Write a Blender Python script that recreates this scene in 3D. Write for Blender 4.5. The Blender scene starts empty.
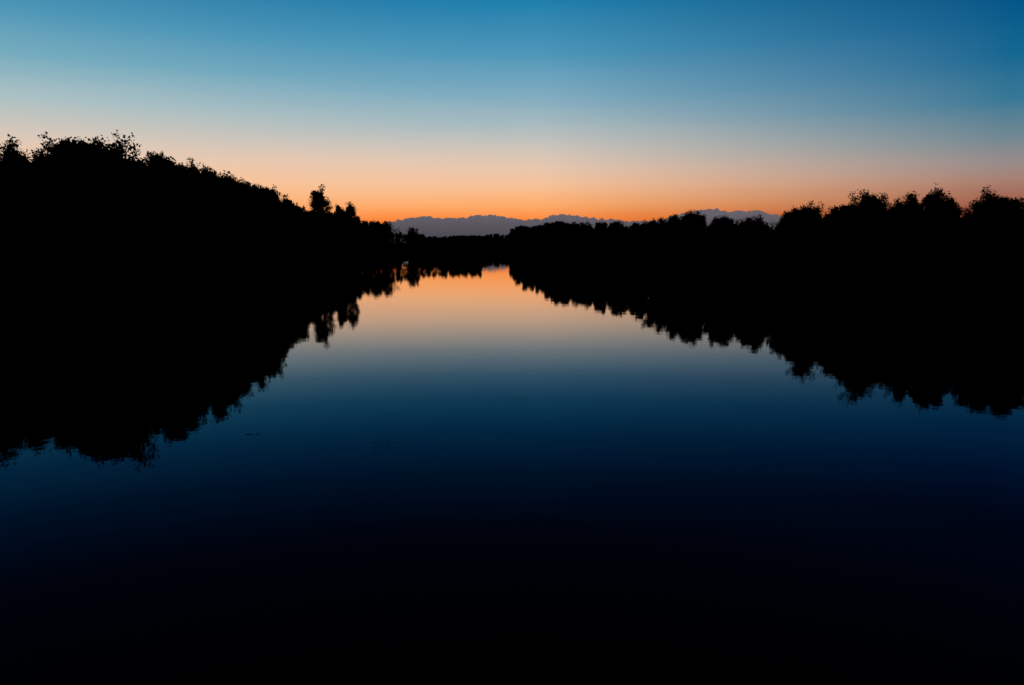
import bpy, math, random
import numpy as np
from mathutils import Vector, noise as mnoise

rng = np.random.default_rng(7)
random.seed(7)
scene = bpy.context.scene
scene.view_settings.view_transform = 'Standard'
scene.view_settings.look = 'None'
scene.view_settings.exposure = 0
scene.view_settings.gamma = 1

# ------------------------------------------------------------------ camera
EYE = 6.0
PITCH = math.radians(7.38)
F = 768.0
cam_d = bpy.data.cameras.new("camera")
cam = bpy.data.objects.new("camera", cam_d)
scene.collection.objects.link(cam)
cam_d.sensor_width = 36
cam_d.lens = 27
cam_d.clip_end = 120000
cam_d.clip_start = 0.1
cam.location = (0, 0, EYE)
cam.rotation_euler = (math.radians(90) - PITCH, 0, 0)
scene.camera = cam

def lin(c):
    out = []
    for v in c:
        v = v / 255.0
        out.append(v / 12.92 if v <= 0.04045 else ((v + 0.055) / 1.055) ** 2.4)
    return (out[0], out[1], out[2], 1.0)

# survey sheet: photo coordinates -> bearing (x per metre forward) and rise (z per metre forward)
def ray(px, py):
    dx = (px - 512) / F
    up = (342.5 - py) / F
    y = math.cos(PITCH) + up * math.sin(PITCH)
    z = -math.sin(PITCH) + up * math.cos(PITCH)
    return dx / y, z / y

def table(pts):
    r = [ray(*p) for p in pts]
    r.sort()
    return np.array([a for a, b in r]), np.array([b for a, b in r])

# ------------------------------------------------------------------ world
w = bpy.data.worlds.new("World")
scene.world = w
w.use_nodes = True
nt = w.node_tree
nt.nodes.clear()
N = nt.nodes.new
L = nt.links.new
out = N('ShaderNodeOutputWorld')
bg = N('ShaderNodeBackground')
L(bg.outputs[0], out.inputs[0])
tc = N('ShaderNodeTexCoord')
sep = N('ShaderNodeSeparateXYZ')
L(tc.outputs['Generated'], sep.inputs[0])

def mth(tree, op, a, b=None, clamp=False):
    n = tree.nodes.new('ShaderNodeMath')
    n.operation = op
    n.use_clamp = clamp
    for i, v in enumerate((a, b)):
        if v is None:
            continue
        if isinstance(v, (int, float)):
            n.inputs[i].default_value = v
        else:
            tree.links.new(v, n.inputs[i])
    return n.outputs[0]

elev = mth(nt, 'ARCSINE', sep.outputs[2])
elev_deg = mth(nt, 'MULTIPLY', elev, 180 / math.pi)
# faint horizontal haze streaks in the afterglow
mp = N('ShaderNodeMapping')
mp.inputs['Scale'].default_value = (2.0, 2.0, 26.0)
L(tc.outputs['Generated'], mp.inputs[0])
nz = N('ShaderNodeTexNoise')
nz.inputs['Scale'].default_value = 1.6
nz.inputs['Detail'].default_value = 4
L(mp.outputs[0], nz.inputs['Vector'])
wob = mth(nt, 'MULTIPLY', mth(nt, 'SUBTRACT', nz.outputs[0], 0.5), 0.5)
elev_deg = mth(nt, 'ADD', elev_deg, wob)
EMAX = 60.0
e01 = mth(nt, 'DIVIDE', elev_deg, EMAX, clamp=True)

def ramp(stops):
    r = N('ShaderNodeValToRGB')
    cr = r.color_ramp
    cr.interpolation = 'LINEAR'
    while len(cr.elements) > 1:
        cr.elements.remove(cr.elements[-1])
    first = True
    for e, c in stops:
        if first:
            el = cr.elements[0]
            el.position = e / EMAX
            first = False
        else:
            el = cr.elements.new(e / EMAX)
        el.color = lin(c)
    L(e01, r.inputs[0])
    return r.outputs[0]

top = [(21, (8, 74, 116)), (27, (4, 40, 66)), (36, (1, 16, 28)), (60, (1, 6, 10))]
center = ramp([(0, (208, 76, 32)), (1.2, (243, 108, 40)), (1.9, (254, 141, 64)), (2.9, (254, 174, 110)),
               (4.2, (247, 193, 152)), (5.6, (229, 199, 176)), (7.0, (202, 196, 188)), (8.6, (166, 186, 192)),
               (10.4, (128, 172, 192)), (13.3, (76, 150, 185)), (16.3, (34, 129, 174))] + top)
left = ramp([(0, (228, 105, 50)), (1.6, (252, 150, 80)), (2.7, (254, 178, 118)), (4.0, (250, 195, 152)),
             (5.3, (238, 200, 172)), (6.6, (215, 199, 185)), (8.9, (170, 192, 196)), (11.4, (116, 171, 190)),
             (14, (76, 149, 182)), (17, (40, 118, 162))] + top)
right = ramp([(0, (90, 40, 35)), (1.8, (138, 68, 52)), (2.8, (162, 102, 82)), (3.9, (168, 128, 114)),
              (5.0, (152, 139, 138)), (6.5, (112, 136, 147)), (8.7, (56, 120, 150)), (11.3, (20, 103, 146)),
              (14, (4, 88, 137)), (17, (2, 68, 112))] + top)

az = mth(nt, 'ARCTAN2', sep.outputs[0], sep.outputs[1])
az = mth(nt, 'MULTIPLY', az, 180 / math.pi)

def mr(v, a, b, c=0.0, d=1.0, smooth=False):
    n = N('ShaderNodeMapRange')
    n.clamp = True
    if smooth:
        n.interpolation_type = 'SMOOTHSTEP'
    n.inputs[1].default_value = a
    n.inputs[2].default_value = b
    n.inputs[3].default_value = c
    n.inputs[4].default_value = d
    L(v, n.inputs[0])
    return n.outputs[0]

def mixc(f, a, b, mode='MIX'):
    n = N('ShaderNodeMix')
    n.data_type = 'RGBA'
    n.blend_type = mode
    L(f, n.inputs[0])
    L(a, n.inputs[6])
    L(b, n.inputs[7])
    return n.outputs[2]

c1 = mixc(mr(az, -31, -2), left, center)
c2 = mixc(mr(az, 2, 32), c1, right)
azabs = mth(nt, 'ABSOLUTE', az)
fall = mr(azabs, 36, 95, 1.0, 0.03, True)
vm = N('ShaderNodeVectorMath')
vm.operation = 'SCALE'
L(c2, vm.inputs[0])
L(fall, vm.inputs['Scale'])
L(vm.outputs[0], bg.inputs[0])
bg.inputs[1].default_value = 1.0

# ------------------------------------------------------------------ materials
def new_mat(name):
    m = bpy.data.materials.new(name)
    m.use_nodes = True
    return m, m.node_tree, m.node_tree.nodes['Principled BSDF']

def noisy(name, c1_, c2_, scale, rough):
    m, t, b = new_mat(name)
    t.nodes.remove(b)
    b = t.nodes.new('ShaderNodeBsdfDiffuse')
    o = [n for n in t.nodes if n.type == 'OUTPUT_MATERIAL'][0]
    t.links.new(b.outputs[0], o.inputs[0])
    n = t.nodes.new('ShaderNodeTexNoise')
    n.inputs['Scale'].default_value = scale
    n.inputs['Detail'].default_value = 3
    tcn = t.nodes.new('ShaderNodeTexCoord')
    t.links.new(tcn.outputs['Object'], n.inputs['Vector'])
    r = t.nodes.new('ShaderNodeValToRGB')
    r.color_ramp.elements[0].position = 0.35
    r.color_ramp.elements[1].position = 0.68
    r.color_ramp.elements[0].color = (*c1_, 1)
    r.color_ramp.elements[1].color = (*c2_, 1)
    t.links.new(n.outputs[0], r.inputs[0])
    t.links.new(r.outputs[0], b.inputs['Color'])
    b.inputs['Roughness'].default_value = rough
    return m

leaf_m = noisy("foliage", (0.016, 0.026, 0.010), (0.035, 0.05, 0.02), 0.9, 0.0)
bark_m = noisy("bark", (0.02, 0.017, 0.013), (0.04, 0.034, 0.028), 3.0, 0.0)
soil_m = noisy("ground_soil_grass", (0.012, 0.014, 0.008), (0.03, 0.032, 0.02), 0.35, 0.0)
weed_m = noisy("pondweed", (0.05, 0.08, 0.07), (0.12, 0.15, 0.12), 3.0, 0.0)

# ------------------------------------------------------------------ river shores
SH = [(-300, -66, 66), (0, -64, 60), (30, -64, 58), (44, -63, 55), (60, -60, 50), (66, -55, 46), (70, -45, 43), (72.5, -35, 40), (76, -32.8, 37), (84, -32, 34.5),
      (95, -31.5, 33.5), (110, -33.5, 32), (130, -36, 27), (155, -40, 25), (182, -45, 19.5), (220, -49, 12.5),
      (270, -52, 7), (298, -53, 3.6), (306, -51, 2.8), (312, -42, 2.4), (317, -12.2, 2.0), (345, -12.6, 1.2), (365, -13, 0), (420, -15.5, -1.2), (500, -18.5, -1.5),
      (560, -20, -2), (572, -16, -6), (578, -11, -10.9), (620, -11, -10.9), (40000, -11, -10.9)]
sy = np.array([s[0] for s in SH], float)
sl = np.array([s[1] for s in SH], float)
sr = np.array([s[2] for s in SH], float)

def shores(y):
    a = np.interp(y, sy, sl)
    b = np.interp(y, sy, sr)
    if y < 565:
        k = 0.9 if y < 300 else 0.25
        a += k * (mnoise.noise(Vector((y * 0.09, 3.1, 0))) + 0.5 * mnoise.noise(Vector((y * 0.33, 9.1, 0))))
        b += k * (mnoise.noise(Vector((y * 0.09, 33.1, 0))) + 0.5 * mnoise.noise(Vector((y * 0.33, 19.1, 0))))
    return a, b

def mesh_obj(name, verts, faces, mats, smooth=False, midx=None):
    me = bpy.data.meshes.new(name)
    me.from_pydata(verts, [], faces)
    for m in mats:
        me.materials.append(m)
    if midx is not None:
        me.polygons.foreach_set('material_index', midx)
    if smooth:
        me.polygons.foreach_set('use_smooth', [True] * len(me.polygons))
    me.update()
    o = bpy.data.objects.new(name, me)
    scene.collection.objects.link(o)
    return o

# ground: one sheet reaching the horizon, channel carved into it
rows = list(np.arange(-300, 0, 20)) + list(np.arange(0, 60, 2.5)) + list(np.arange(60, 80, 1.0)) + list(np.arange(80, 296, 2.5)) + list(np.arange(296, 328, 1.0)) + \
       list(np.arange(328, 625, 4)) + [640, 700, 800, 1000, 1500, 2500, 5000, 10000, 20000, 45000]
offs = [45000, 12000, 4000, 1500, 700, 350, 180, 100, 60, 40, 26, 16, 10, 6, 3.5, 1.8, 0.8, 0.2]
gv, gf = [], []
ncol = None
for y in rows:
    a, b = shores(y)
    wdt = b - a
    row = []
    for o_ in offs:
        h = min(1.3, 0.05 + 0.33 * o_) + (0.35 * mnoise.noise(Vector((o_ * 0.2, y * 0.11, 1.0))) if o_ < 400 else 0) * min(1, o_ / 3)
        row.append((a - o_, y, max(h, 0.06)))
    d = -1.6 if wdt > 3 else 0.3
    for t in (0.0, 0.06, 0.3, 0.7, 0.94, 1.0):
        z = -0.08 if t in (0.0, 1.0) else d
        if wdt <= 3:
            z = 0.3
        row.append((a + wdt * t, y, z))
    for o_ in reversed(offs):
        h = min(1.3, 0.05 + 0.33 * o_) + (0.35 * mnoise.noise(Vector((o_ * 0.2, y * 0.11, 8.0))) if o_ < 400 else 0) * min(1, o_ / 3)
        row.append((b + o_, y, max(h, 0.06)))
    ncol = len(row)
    gv += row
for i in range(len(rows) - 1):
    for j in range(ncol - 1):
        k = i * ncol + j
        gf.append((k, k + 1, k + ncol + 1, k + ncol))
ground = mesh_obj("ground", gv, gf, [soil_m], True)

# ------------------------------------------------------------------ water
wm, t, b = new_mat("river_water")
t.nodes.remove(b)
outn = [n for n in t.nodes if n.type == 'OUTPUT_MATERIAL'][0]
gl = t.nodes.new('ShaderNodeBsdfGlossy')
gl.inputs['Roughness'].default_value = 0.0
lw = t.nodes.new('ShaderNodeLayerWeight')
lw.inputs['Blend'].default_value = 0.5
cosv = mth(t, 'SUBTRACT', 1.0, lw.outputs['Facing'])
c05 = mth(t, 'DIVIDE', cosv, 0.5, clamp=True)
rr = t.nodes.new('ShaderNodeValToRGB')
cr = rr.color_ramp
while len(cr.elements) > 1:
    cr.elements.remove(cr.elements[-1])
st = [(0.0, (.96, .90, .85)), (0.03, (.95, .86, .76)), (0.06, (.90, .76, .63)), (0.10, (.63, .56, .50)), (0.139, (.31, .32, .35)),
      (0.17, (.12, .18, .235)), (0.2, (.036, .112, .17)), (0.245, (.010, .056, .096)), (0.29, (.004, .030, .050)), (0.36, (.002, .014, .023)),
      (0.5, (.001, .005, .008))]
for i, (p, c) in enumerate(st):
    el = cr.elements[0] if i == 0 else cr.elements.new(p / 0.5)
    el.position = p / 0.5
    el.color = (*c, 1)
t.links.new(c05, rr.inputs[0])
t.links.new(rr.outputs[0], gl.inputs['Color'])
tcn = t.nodes.new('ShaderNodeTexCoord')
hs = None
for sc, amp in ((0.30, 1.0), (1.3, 0.5), (5.0, 0.10)):
    nn = t.nodes.new('ShaderNodeTexNoise')
    nn.inputs['Scale'].default_value = sc
    nn.inputs['Detail'].default_value = 2
    t.links.new(tcn.outputs['Object'], nn.inputs['Vector'])
    v = mth(t, 'MULTIPLY', nn.outputs[0], amp)
    hs = v if hs is None else mth(t, 'ADD', hs, v)
bp = t.nodes.new('ShaderNodeBump')
bp.inputs['Strength'].default_value = 1.0
bp.inputs['Distance'].default_value = 0.0036
t.links.new(hs, bp.inputs['Height'])
t.links.new(bp.outputs[0], gl.inputs['Normal'])
df = t.nodes.new('ShaderNodeBsdfDiffuse')
df.inputs['Color'].default_value = (0.0005, 0.0012, 0.0018, 1)
ad = t.nodes.new('ShaderNodeAddShader')
t.links.new(gl.outputs[0], ad.inputs[0])
t.links.new(df.outputs[0], ad.inputs[1])
t.links.new(ad.outputs[0], outn.inputs[0])
mesh_obj("river_water", [(-90, -300, 0), (90, -300, 0), (90, 625, 0), (-90, 625, 0)], [(0, 1, 2, 3)], [wm])

# ------------------------------------------------------------------ mountains
mm, t, b = new_mat("mountain_rock_haze_glow")
b.inputs['Roughness'].default_value = 1.0
b.inputs['Specular IOR Level'].default_value = 0.0
geo = t.nodes.new('ShaderNodeNewGeometry')
n = t.nodes.new('ShaderNodeTexNoise')
n.inputs['Scale'].default_value = 0.0022
n.inputs['Detail'].default_value = 8
t.links.new(geo.outputs['Position'], n.inputs['Vector'])
r = t.nodes.new('ShaderNodeValToRGB')
r.color_ramp.elements[0].position = 0.4
r.color_ramp.elements[1].position = 0.65
r.color_ramp.elements[0].color = (0.10, 0.10, 0.12, 1)
r.color_ramp.elements[1].color = (0.45, 0.45, 0.48, 1)
t.links.new(n.outputs[0], r.inputs[0])
t.links.new(r.outputs[0], b.inputs['Base Color'])
# aerial haze painted onto the rock as emission, brighter towards the crest
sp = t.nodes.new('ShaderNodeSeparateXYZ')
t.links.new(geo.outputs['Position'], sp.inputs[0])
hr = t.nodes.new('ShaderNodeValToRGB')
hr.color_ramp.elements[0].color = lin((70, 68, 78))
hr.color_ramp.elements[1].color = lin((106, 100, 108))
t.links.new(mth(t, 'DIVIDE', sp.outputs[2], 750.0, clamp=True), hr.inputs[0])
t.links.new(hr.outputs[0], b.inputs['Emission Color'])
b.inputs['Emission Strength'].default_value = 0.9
ridge = table([(-300, 232), (200, 228), (330, 226), (385, 224), (397, 221.5), (410, 219.5), (425, 217), (437, 218.5), (450, 219.5), (465, 218.5), (480, 216), (495, 216.5),
               (510, 219), (525, 221.5), (537, 219.5), (550, 217), (567, 215.5), (580, 216.5), (592, 219), (610, 220.5), (625, 222.5), (645, 222.5), (662, 219.5),
               (680, 215.5), (700, 211.5), (718, 210), (732, 212.5), (745, 211.5), (757, 212), (768, 214.5), (800, 220), (1000, 228), (1400, 232)])
mv, mf = [], []
NA, NR = 2200, 12
for i in range(NA):
    bt = -0.95 + 1.9 * i / (NA - 1)
    e = np.interp(bt, *ridge)
    # broken, jagged crest
    jag = 0
    for fq, am in ((38, 0.0020), (95, 0.0016), (230, 0.0010)):
        jag += am * (1 - 2 * abs(mnoise.noise(Vector((bt * fq, fq, 0)))) - 0.45)
    for j in range(NR):
        q = j / (NR - 1)
        y = 18000 + 9000 * q
        qc = 4 / (NR - 1)
        prof = math.exp(-((q - qc) / 0.22) ** 2)
        h = (e + jag * 1.3) * (18000 + 9000 * qc) * prof
        x = bt * y
        if j != 4:
            h += mnoise.fractal(Vector((x * 0.0015, y * 0.0007, 0)), 1.0, 2.0, 6) * 60 * prof - 12
        if j in (0, NR - 1):
            h = -60
        mv.append((x, y, h))
for i in range(NA - 1):
    for j in range(NR - 1):
        k = i * NR + j
        mf.append((k, k + NR, k + NR + 1, k + 1))
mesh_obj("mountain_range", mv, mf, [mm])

# ------------------------------------------------------------------ tree meshes
class TB:
    def __init__(s, seed):
        s.r = np.random.default_rng(seed)
        s.v, s.f, s.m = [], [], []
        s.cl = []
    def limb(s, pts, r0, r1, sides=5):
        base = len(s.v)
        n_ = len(pts)
        for i, p in enumerate(pts):
            d = (pts[min(i + 1, n_ - 1)] - pts[max(i - 1, 0)])
            d = d / (np.linalg.norm(d) + 1e-9)
            a = np.cross(d, [0.31, 0.95, 0.1])
            a /= np.linalg.norm(a) + 1e-9
            c = np.cross(d, a)
            rad = r0 + (r1 - r0) * i / (n_ - 1)
            for k in range(sides):
                an = 2 * math.pi * k / sides
                s.v.append(tuple(p + rad * (math.cos(an) * a + math.sin(an) * c)))
        for i in range(n_ - 1):
            for k in range(sides):
                k2 = (k + 1) % sides
                s.f.append((base + i * sides + k, base + i * sides + k2, base + (i + 1) * sides + k2, base + (i + 1) * sides + k))
                s.m.append(0)
    def path(s, p, d, ln, n_=4, bend=0.25, up=0.1):
        pts = [np.array(p, float)]
        d = np.array(d, float)
        for i in range(n_ - 1):
            d = d + s.r.normal(0, bend, 3) * 0.5 + np.array([0, 0, up])
            d /= np.linalg.norm(d)
            pts.append(pts[-1] + d * ln / (n_ - 1))
        return pts, d
    def build(s, name, leaf):
        arrs, szs = [], []
        for (c, rad, n_) in s.cl:
            n_ = max(2, int(n_))
            g = s.r.normal(0, 1, (n_, 3))
            g = g / (1 + 0.35 * np.linalg.norm(g, axis=1)[:, None] ** 1.2) * 1.5   # keep strays close in
            arrs.append(np.array(c) + g * np.array([rad, rad, rad * 0.9]))
            szs.append(np.full(n_, 0.62 if rad < 0.17 else 1.0))
        P = np.concatenate(arrs)
        S = np.concatenate(szs)
        keep = P[:, 2] > 0.05
        P = P[keep]
        S = S[keep]
        K = len(P)
        a = s.r.normal(0, 1, (K, 3)) + np.array([0, 0, 0.25])
        a /= np.linalg.norm(a, axis=1)[:, None]
        bb = np.cross(a, s.r.normal(0, 1, (K, 3)))
        bb /= np.linalg.norm(bb, axis=1)[:, None]
        ln = (leaf * S * s.r.uniform(0.7, 1.4, K))[:, None]
        wd = ln * 0.30
        Q = np.stack([P - a * ln * .5, P + bb * wd, P + a * ln * .5, P - bb * wd], 1).reshape(-1, 3)
        base = len(s.v)
        V = np.concatenate([np.array(s.v), Q])
        Fc = s.f + [(base + 4 * i, base + 4 * i + 1, base + 4 * i + 2, base + 4 * i + 3) for i in range(K)]
        me = bpy.data.meshes.new(name)
        me.from_pydata(V.tolist(), [], Fc)
        me.materials.append(bark_m)
        me.materials.append(leaf_m)
        me.polygons.foreach_set('material_index', s.m + [1] * K)
        me.update()
        return me

def env_round(t): return math.sin(math.pi * min(1, max(0, t * 0.86 + 0.12))) ** 0.7
def env_oval(t): return (math.sin(math.pi * min(1, max(0, t * 0.9 + 0.08))) ** 0.9) * 0.85
def env_cone(t): return max(0.12, (1 - t) ** 0.7 * (0.6 + 0.4 * min(1, t * 5)))
def env_broad(t): return 0.78 + 0.35 * math.sin(t * 7.0) * (1 - t) - 0.5 * t * t

def make_tree(name, seed, H=12.0, base=0.18, R=2.7, nl=30, env=env_round, leaf=0.23, dens=20, shoots=8):
    s = TB(seed)
    far = dens < 10
    tp, d = s.path((0, 0, -0.3), (0, 0, 1), H * 0.93 + 0.3, 9, 0.10, 0.12)
    s.limb(tp, 0.016 * H, 0.003 * H, 7)
    tp = np.array(tp)
    for i in range(nl):
        u = (i + s.r.uniform(0, 1)) / nl
        tt = base + (0.97 - base) * u ** 0.85
        f = tt * 8
        k = min(int(f), 7)
        p = tp[k] + (tp[k + 1] - tp[k]) * (f - k)
        an = i * 2.4 + s.r.uniform(-.5, .5)
        el = math.radians(s.r.uniform(12, 40) + 40 * u)
        ln = R * env(u) * s.r.uniform(0.65, 1.18) / max(0.45, math.cos(el) ** 0.6)
        ln = min(ln, (1.02 * H - p[2]) / max(math.sin(el), .3) + .2)
        lp, ld = s.path(p, (math.cos(an) * math.cos(el), math.sin(an) * math.cos(el), math.sin(el)), ln, 5, 0.3, 0.08)
        s.limb(lp, 0.006 * H * (1.1 - u * .7), 0.014, 4)
        lp = np.array(lp)
        for q in range(6):
            g = s.r.uniform(0.3, 1.0) * 4
            kk = min(int(g), 3)
            pp = lp[kk] + (lp[kk + 1] - lp[kk]) * (g - kk)
            dd = ld * 0.7 + s.r.normal(0, 0.6, 3) + np.array([0, 0, .25])
            dd /= np.linalg.norm(dd)
            bp_, _ = s.path(pp, dd, ln * s.r.uniform(.2, .40), 3, 0.3, 0.15)
            if not far:
                s.limb(bp_, 0.022, 0.01, 3)
            s.cl.append((bp_[-1], s.r.uniform(.18, .36), dens * s.r.uniform(.5, 1.3)))
            s.cl.append((bp_[1], s.r.uniform(.2, .36), dens * s.r.uniform(.5, 1.2)))
        s.cl.append((lp[-1], 0.28, dens))
        s.cl.append((lp[3], 0.3, dens))
    # leafy upright leaders breaking the outline
    for i in range(shoots):
        p = tp[-1] + s.r.normal(0, 1, 3) * np.array([R * .28, R * .28, .4]) - np.array([0, 0, 1.1])
        sp_, _ = s.path(p, s.r.normal(0, .3, 3) + np.array([0, 0, 1]), s.r.uniform(0.8, 1.6), 7, 0.15, 0.1)
        s.limb(sp_, 0.025, 0.008, 3)
        for j_, q in enumerate(sp_):
            s.cl.append((q, 0.30 - 0.036 * j_, (22 - 2 * j_) * min(1, dens / 18)))
    me = s.build(name, leaf)
    zs = np.empty(len(me.vertices) * 3)
    me.vertices.foreach_get('co', zs)
    me['top'] = float(np.percentile(zs[2::3], 99.9))
    return me

def make_shrub(name, seed, H=4.0, R=2.2, leaf=0.26, n_=18, stems=16):
    s = TB(seed)
    for i in range(stems):
        an = i * 2.4
        el = math.radians(s.r.uniform(20, 88))
        ln = (R + (H - R) * math.sin(el)) * s.r.uniform(.6, 1.0)
        lp, ld = s.path((s.r.normal(0, .2), s.r.normal(0, .2), -.2), (math.cos(an) * math.cos(el), math.sin(an) * math.cos(el), math.sin(el)), ln, 6, 0.3, 0.03)
        s.limb(lp, 0.045, 0.01, 4)
        for q in lp[1:]:
            for k in range(3):
                s.cl.append((np.array(q) + s.r.normal(0, .35, 3), s.r.uniform(.2, .38), n_))
    me = s.build(name, leaf)
    me['top'] = H
    return me

spec = [("alder", 11, dict(R=2.7, env=env_round)),
        ("willow", 12, dict(R=3.0, env=env_broad, nl=32, shoots=12)),
        ("poplar", 13, dict(R=2.0, env=env_oval, nl=34, shoots=6)),
        ("ash", 14, dict(R=2.6, env=env_oval, nl=30, shoots=10)),
        ("birch", 15, dict(R=2.3, env=env_cone, nl=36, shoots=4)),
        ("elm", 16, dict(R=2.9, env=env_round, nl=28, shoots=10))]
variants = [make_tree(n_ + "_mesh", sd, **kw) for n_, sd, kw in spec]
variants_far = [make_tree(n_ + "_far_mesh", sd, leaf=0.40, dens=7, **kw) for n_, sd, kw in spec]
shrubs = [make_shrub("shrub_mesh_a", 21), make_shrub("shrub_mesh_b", 22, H=3.4, R=2.6)]
shrubs_far = [make_shrub("shrub_far_mesh_a", 23, leaf=0.48, n_=6), make_shrub("shrub_far_mesh_b", 24, H=3.4, R=2.6, leaf=0.48, n_=6)]
thicket = make_shrub("thicket_mesh", 25, H=6.5, R=3.0, leaf=0.62, n_=8, stems=24)

# ------------------------------------------------------------------ forests
sky_l = [(-500, 120), (-200, 130), (-60, 140), (0, 145), (10, 149), (20, 155), (35, 154), (50, 151), (60, 147), (75, 145), (90, 145), (105, 143), (115, 147), (122, 154),
         (135, 160), (150, 157), (165, 157), (180, 161), (200, 166), (215, 171), (230, 178), (245, 182), (260, 186), (275, 191), (288, 198),
         (299, 209), (310, 213), (335, 214), (345, 213), (357, 217), (366, 221), (378, 221), (388, 222), (396, 229), (405, 232), (412, 231), (425, 236), (440, 237), (455, 236), (470, 236), (480, 236)]
sky_r = [(480, 237), (495, 234), (508, 235), (512, 230), (520, 226), (530, 228), (545, 224), (560, 222), (580, 224), (600, 222), (625, 223), (650, 222), (670, 217), (680, 214),
         (695, 212), (705, 217), (725, 219), (745, 217), (765, 216), (790, 210), (805, 205), (820, 206), (832, 210), (842, 206), (855, 198),
         (870, 196), (885, 199), (905, 197), (920, 196), (940, 192), (950, 195), (965, 205), (975, 205), (985, 199), (1000, 193), (1015, 195),
         (1024, 197), (1100, 190), (1300, 180), (1600, 170)]
skyline = table(sky_l + sky_r[1:])

ys = np.arange(-20, 578, 1.0)
pl = np.array([(shores(y)[0], y) for y in ys])
pr = np.array([(shores(y)[1], y) for y in ys])

def dist_to(poly, x, y):
    a = poly[:-1]
    b_ = poly[1:]
    ab = b_ - a
    tt = ((x - a[:, 0]) * ab[:, 0] + (y - a[:, 1]) * ab[:, 1]) / (ab ** 2).sum(1)
    tt = np.clip(tt, 0, 1)
    dx = a[:, 0] + ab[:, 0] * tt - x
    dy = a[:, 1] + ab[:, 1] * tt - y
    return math.sqrt((dx * dx + dy * dy).min())

def empty(name):
    e = bpy.data.objects.new(name, None)
    scene.collection.objects.link(e)
    return e

def put(mesh, parent, name, x, y, z, height, wide, rz):
    o = bpy.data.objects.new(name, mesh)
    s = height / mesh['top']
    o.scale = (s * wide, s * wide, s)
    o.location = (x, y, z)
    o.rotation_euler = (random.uniform(-.04, .04), random.uniform(-.04, .04), rz)
    scene.collection.objects.link(o)
    if parent:
        o.parent = parent
    return o

fl = empty("riverside_forest")
fr = empty("riverside_forest")
sb = empty("riverside_shrubs")
cnt = 0
def target_h(x, y, halfw=1.2):
    vals = [np.interp((x + o_) / y, *skyline) for o_ in (-halfw, 0, halfw)]
    e = 0.5 * min(vals) + 0.5 * vals[1]
    return EYE + y * e

for side, par in ((-1, fl), (1, fr)):
    poly = pl if side < 0 else pr
    y = 40.0
    while y < 640:
        step = 2.7 if y < 130 else (3.3 if y < 250 else 4.8)
        depth = 15 if y < 105 else (11 if y < 250 else 18)
        a, b_ = shores(y)
        if side < 0:
            x0, x1 = (-64 - depth if y < 325 else a - 60), a
        else:
            x0, x1 = b_, b_ + depth + 8
            if y < 80:
                x1 = 50 + 30
        if y > 572:
            x0, x1 = (-75, -10) if side < 0 else (-10, 30)
        x = x0
        while x < x1:
            px = x + random.uniform(-.45, .45) * step
            py = y + random.uniform(-.45, .45) * step
            x += step
            aa, bb_ = shores(py)
            if py < 576:
                if side < 0 and px > aa: continue
                if side > 0 and px < bb_: continue
            d = dist_to(poly, px, py) if py < 580 else 5
            if d > depth or d < 1.0:
                continue
            T = target_h(px, py) - 0.9
            # uneven canopy: full-height crowns between shorter neighbours
            f_ = random.choice((1.04, 1.0, 1.0, 0.97, 0.93, 0.87, 0.8))
            T = min(max(T * f_, 4.5), 21)
            m = random.choice(variants if py < 150 else variants_far)
            cnt += 1
            put(m, par, "tree_%d" % cnt, px, py, 0.9, T, random.uniform(0.75, 1.1) * (12 / T) ** 0.35, random.uniform(0, 6.28))
        y += step
    # shrubs fringing the waterline, taller thicket behind them
    k = 0
    seglen = 0
    for i in range(len(poly) - 1):
        p0, p1 = poly[i], poly[i + 1]
        seglen += np.linalg.norm(p1 - p0)
        if p0[1] < 38:
            seglen = 0
            continue
        tang = (p1 - p0) / np.linalg.norm(p1 - p0)
        nrm = np.array([-tang[1], tang[0]]) * (1 if side < 0 else -1)   # points inland
        stp = 2.0 if p0[1] < 200 else 3.0
        while seglen > stp:
            seglen -= stp
            f = random.random()
            q = p0 + (p1 - p0) * f
            for off in (0.6, 4.2, 8.0, 12.5):
                if (off > 7 and k % 2) or (off > 12 and q[1] > 120):
                    k += 1
                    continue
                qx = q[0] + nrm[0] * (off + random.uniform(-.5, .5))
                qy = q[1] + nrm[1] * off + random.uniform(-1, 1)
                k += 1
                aa, bb_ = shores(qy)
                if aa + 0.3 < qx < bb_ - 0.3:
                    continue
                if off > 7:
                    me_ = thicket
                    hh = min(random.uniform(5.0, 7.0), 0.75 * target_h(qx, max(qy, 35)))
                    wd_ = 1.15
                else:
                    me_ = random.choice(shrubs if qy < 150 else shrubs_far)
                    hh = random.uniform(2.0, 3.6) + off * 0.15
                    wd_ = random.uniform(0.9, 1.35)
                put(me_, sb, "shrub_%d_%d" % (side, k), qx, qy, 0.25, hh, wd_, random.uniform(0, 6.28))

# ------------------------------------------------------------------ prominent single trees rising above the banks
def single(name, px, ytop, D, seed, R, nl, env, base, wide=1.0, **kw):
    bt, e = ray(px, ytop)
    T = EYE + e * D - 0.9
    me = make_tree(name + "_mesh_%d" % seed, seed, R=R, nl=nl, env=env, base=base, **kw)
    return put(me, None, name, bt * D, D, 0.9, T, wide, random.uniform(0, 6.28))

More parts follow.
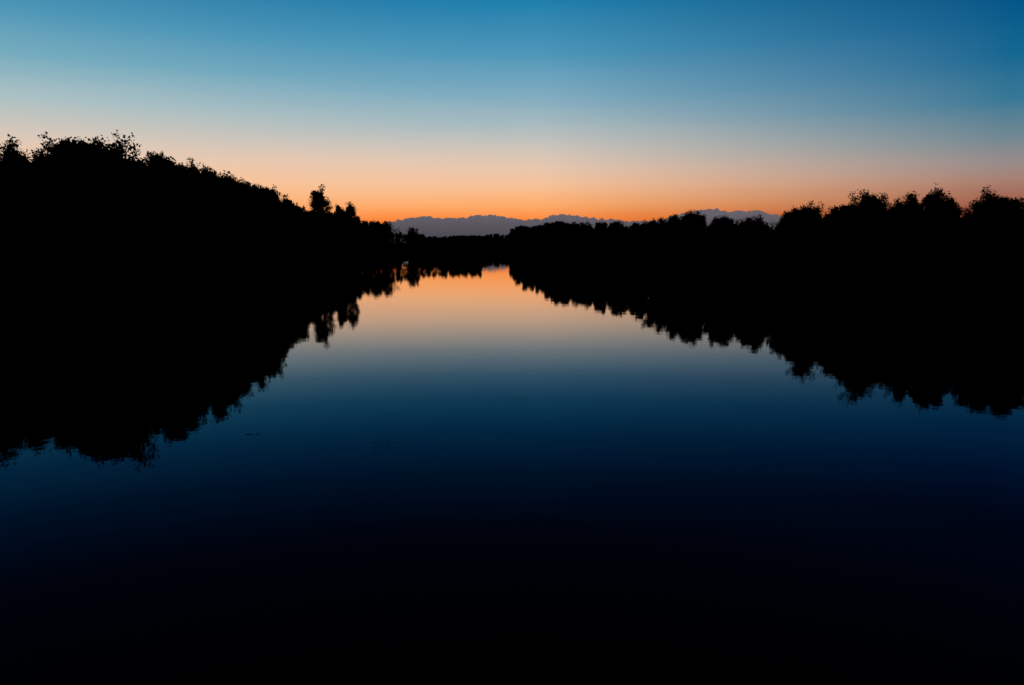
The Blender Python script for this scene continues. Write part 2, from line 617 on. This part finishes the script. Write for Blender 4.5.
single("alder_tree", 321.5, 186, 190, 41, 2.3, 36, env_round, 0.42, leaf=0.25, dens=20, shoots=8)
single("alder_tree", 348.5, 202, 205, 42, 1.8, 26, env_oval, 0.45, leaf=0.24, dens=18, shoots=6)
single("alder_tree", 334, 207, 200, 55, 1.8, 24, env_round, 0.4, leaf=0.24, dens=20, shoots=6)
single("birch_tree", 340, 204, 196, 43, 1.0, 18, env_cone, 0.45, leaf=0.24, dens=14, shoots=5)
single("elm_tree", 309, 208, 180, 56, 2.2, 26, env_round, 0.3, leaf=0.24, dens=20, shoots=6)
single("birch_tree", 387, 221, 288, 44, 3.4, 34, env_round, 0.2)
single("elm_tree", 376, 220, 280, 57, 3.2, 34, env_round, 0.2)
single("ash_tree", 413, 227, 326, 45, 3.4, 30, env_round, 0.2)
single("willow_tree", 70, 140, 74.5, 46, 2.6, 36, env_broad, 0.2, shoots=16)
single("willow_tree", 104, 136, 75, 47, 2.5, 34, env_round, 0.2, shoots=16)
single("willow_tree", 88, 140, 75.5, 58, 2.5, 34, env_round, 0.2, shoots=14)
single("willow_tree", 123, 147, 76, 62, 2.3, 34, env_round, 0.2, shoots=12)
single("ash_tree", 3, 140, 82, 48, 2.2, 30, env_round, 0.2, shoots=12)
single("ash_tree", 40, 149, 77, 59, 2.4, 30, env_round, 0.2, shoots=12)
single("poplar_tree", 153, 153, 80, 49, 2.2, 32, env_oval, 0.2, shoots=12)
single("poplar_tree", 938, 188, 80, 50, 2.3, 32, env_round, 0.2, shoots=12)
single("poplar_tree", 912, 193, 81, 60, 2.6, 32, env_round, 0.2, shoots=12)
single("ash_tree", 1000, 188, 80, 51, 2.4, 32, env_round, 0.2, shoots=14)
single("willow_tree", 866, 191, 84, 52, 2.6, 34, env_round, 0.2, shoots=14)
single("elm_tree", 812, 202, 93, 53, 2.5, 30, env_round, 0.2, shoots=10)
single("elm_tree", 692, 211, 132, 54, 2.8, 30, env_round, 0.2, shoots=9)

# ------------------------------------------------------------------ floating bits on the water
def floating(name, px, py, length, seed, n_leaf, ang, stick):
    bt, e = ray(px, py)
    D = -EYE / e
    s = TB(seed)
    if stick:
        p, _ = s.path((-length / 2, 0, 0.0), (1, 0, 0.0), length, 8, 0.22, 0)
        p = [np.array([q[0], q[1], 0.004 + 0.01 * math.sin(i)]) for i, q in enumerate(p)]
        s.limb(p, 0.010, 0.004, 5)
        for q in p[1::2]:
            e_, _ = s.path(q, (s.r.uniform(.2, 1), s.r.uniform(-1, 1), .1), length * .18, 3, .2, 0)
            e_ = [np.array([v[0], v[1], max(0.008, min(v[2], .04))]) for v in e_]
            s.limb(e_, 0.006, 0.003, 3)
    verts = s.v
    faces = s.f
    mi = s.m
    for i in range(n_leaf):
        c = np.array([s.r.normal(0, .3) * length, s.r.normal(0, .5) * length, 0.01])
        an = s.r.uniform(0, 6.28)
        l = s.r.uniform(.015, .04)
        k = len(verts)
        for (u, v_) in ((-1, 0), (-.3, .4), (.4, .35), (1, 0), (.4, -.35), (-.3, -.4)):
            verts.append((c[0] + l * (u * math.cos(an) - v_ * math.sin(an)), c[1] + l * (u * math.sin(an) + v_ * math.cos(an)), 0.004 + 0.004 * abs(u)))
        faces.append(tuple(range(k, k + 6)))
        mi.append(1)
    o = mesh_obj(name, verts, faces, [bark_m, weed_m], midx=mi)
    o.location = (bt * D, D, 0)
    o.rotation_euler = (0, 0, ang)

floating("floating_branch", 253, 434, 0.45, 61, 5, 0.3, True)
floating("floating_pondweed", 385, 446, 1.0, 62, 75, 0.1, False)
floating("floating_pondweed", 518, 398, 0.9, 63, 40, -0.2, False)
print("TREES", cnt, "SHRUBS")
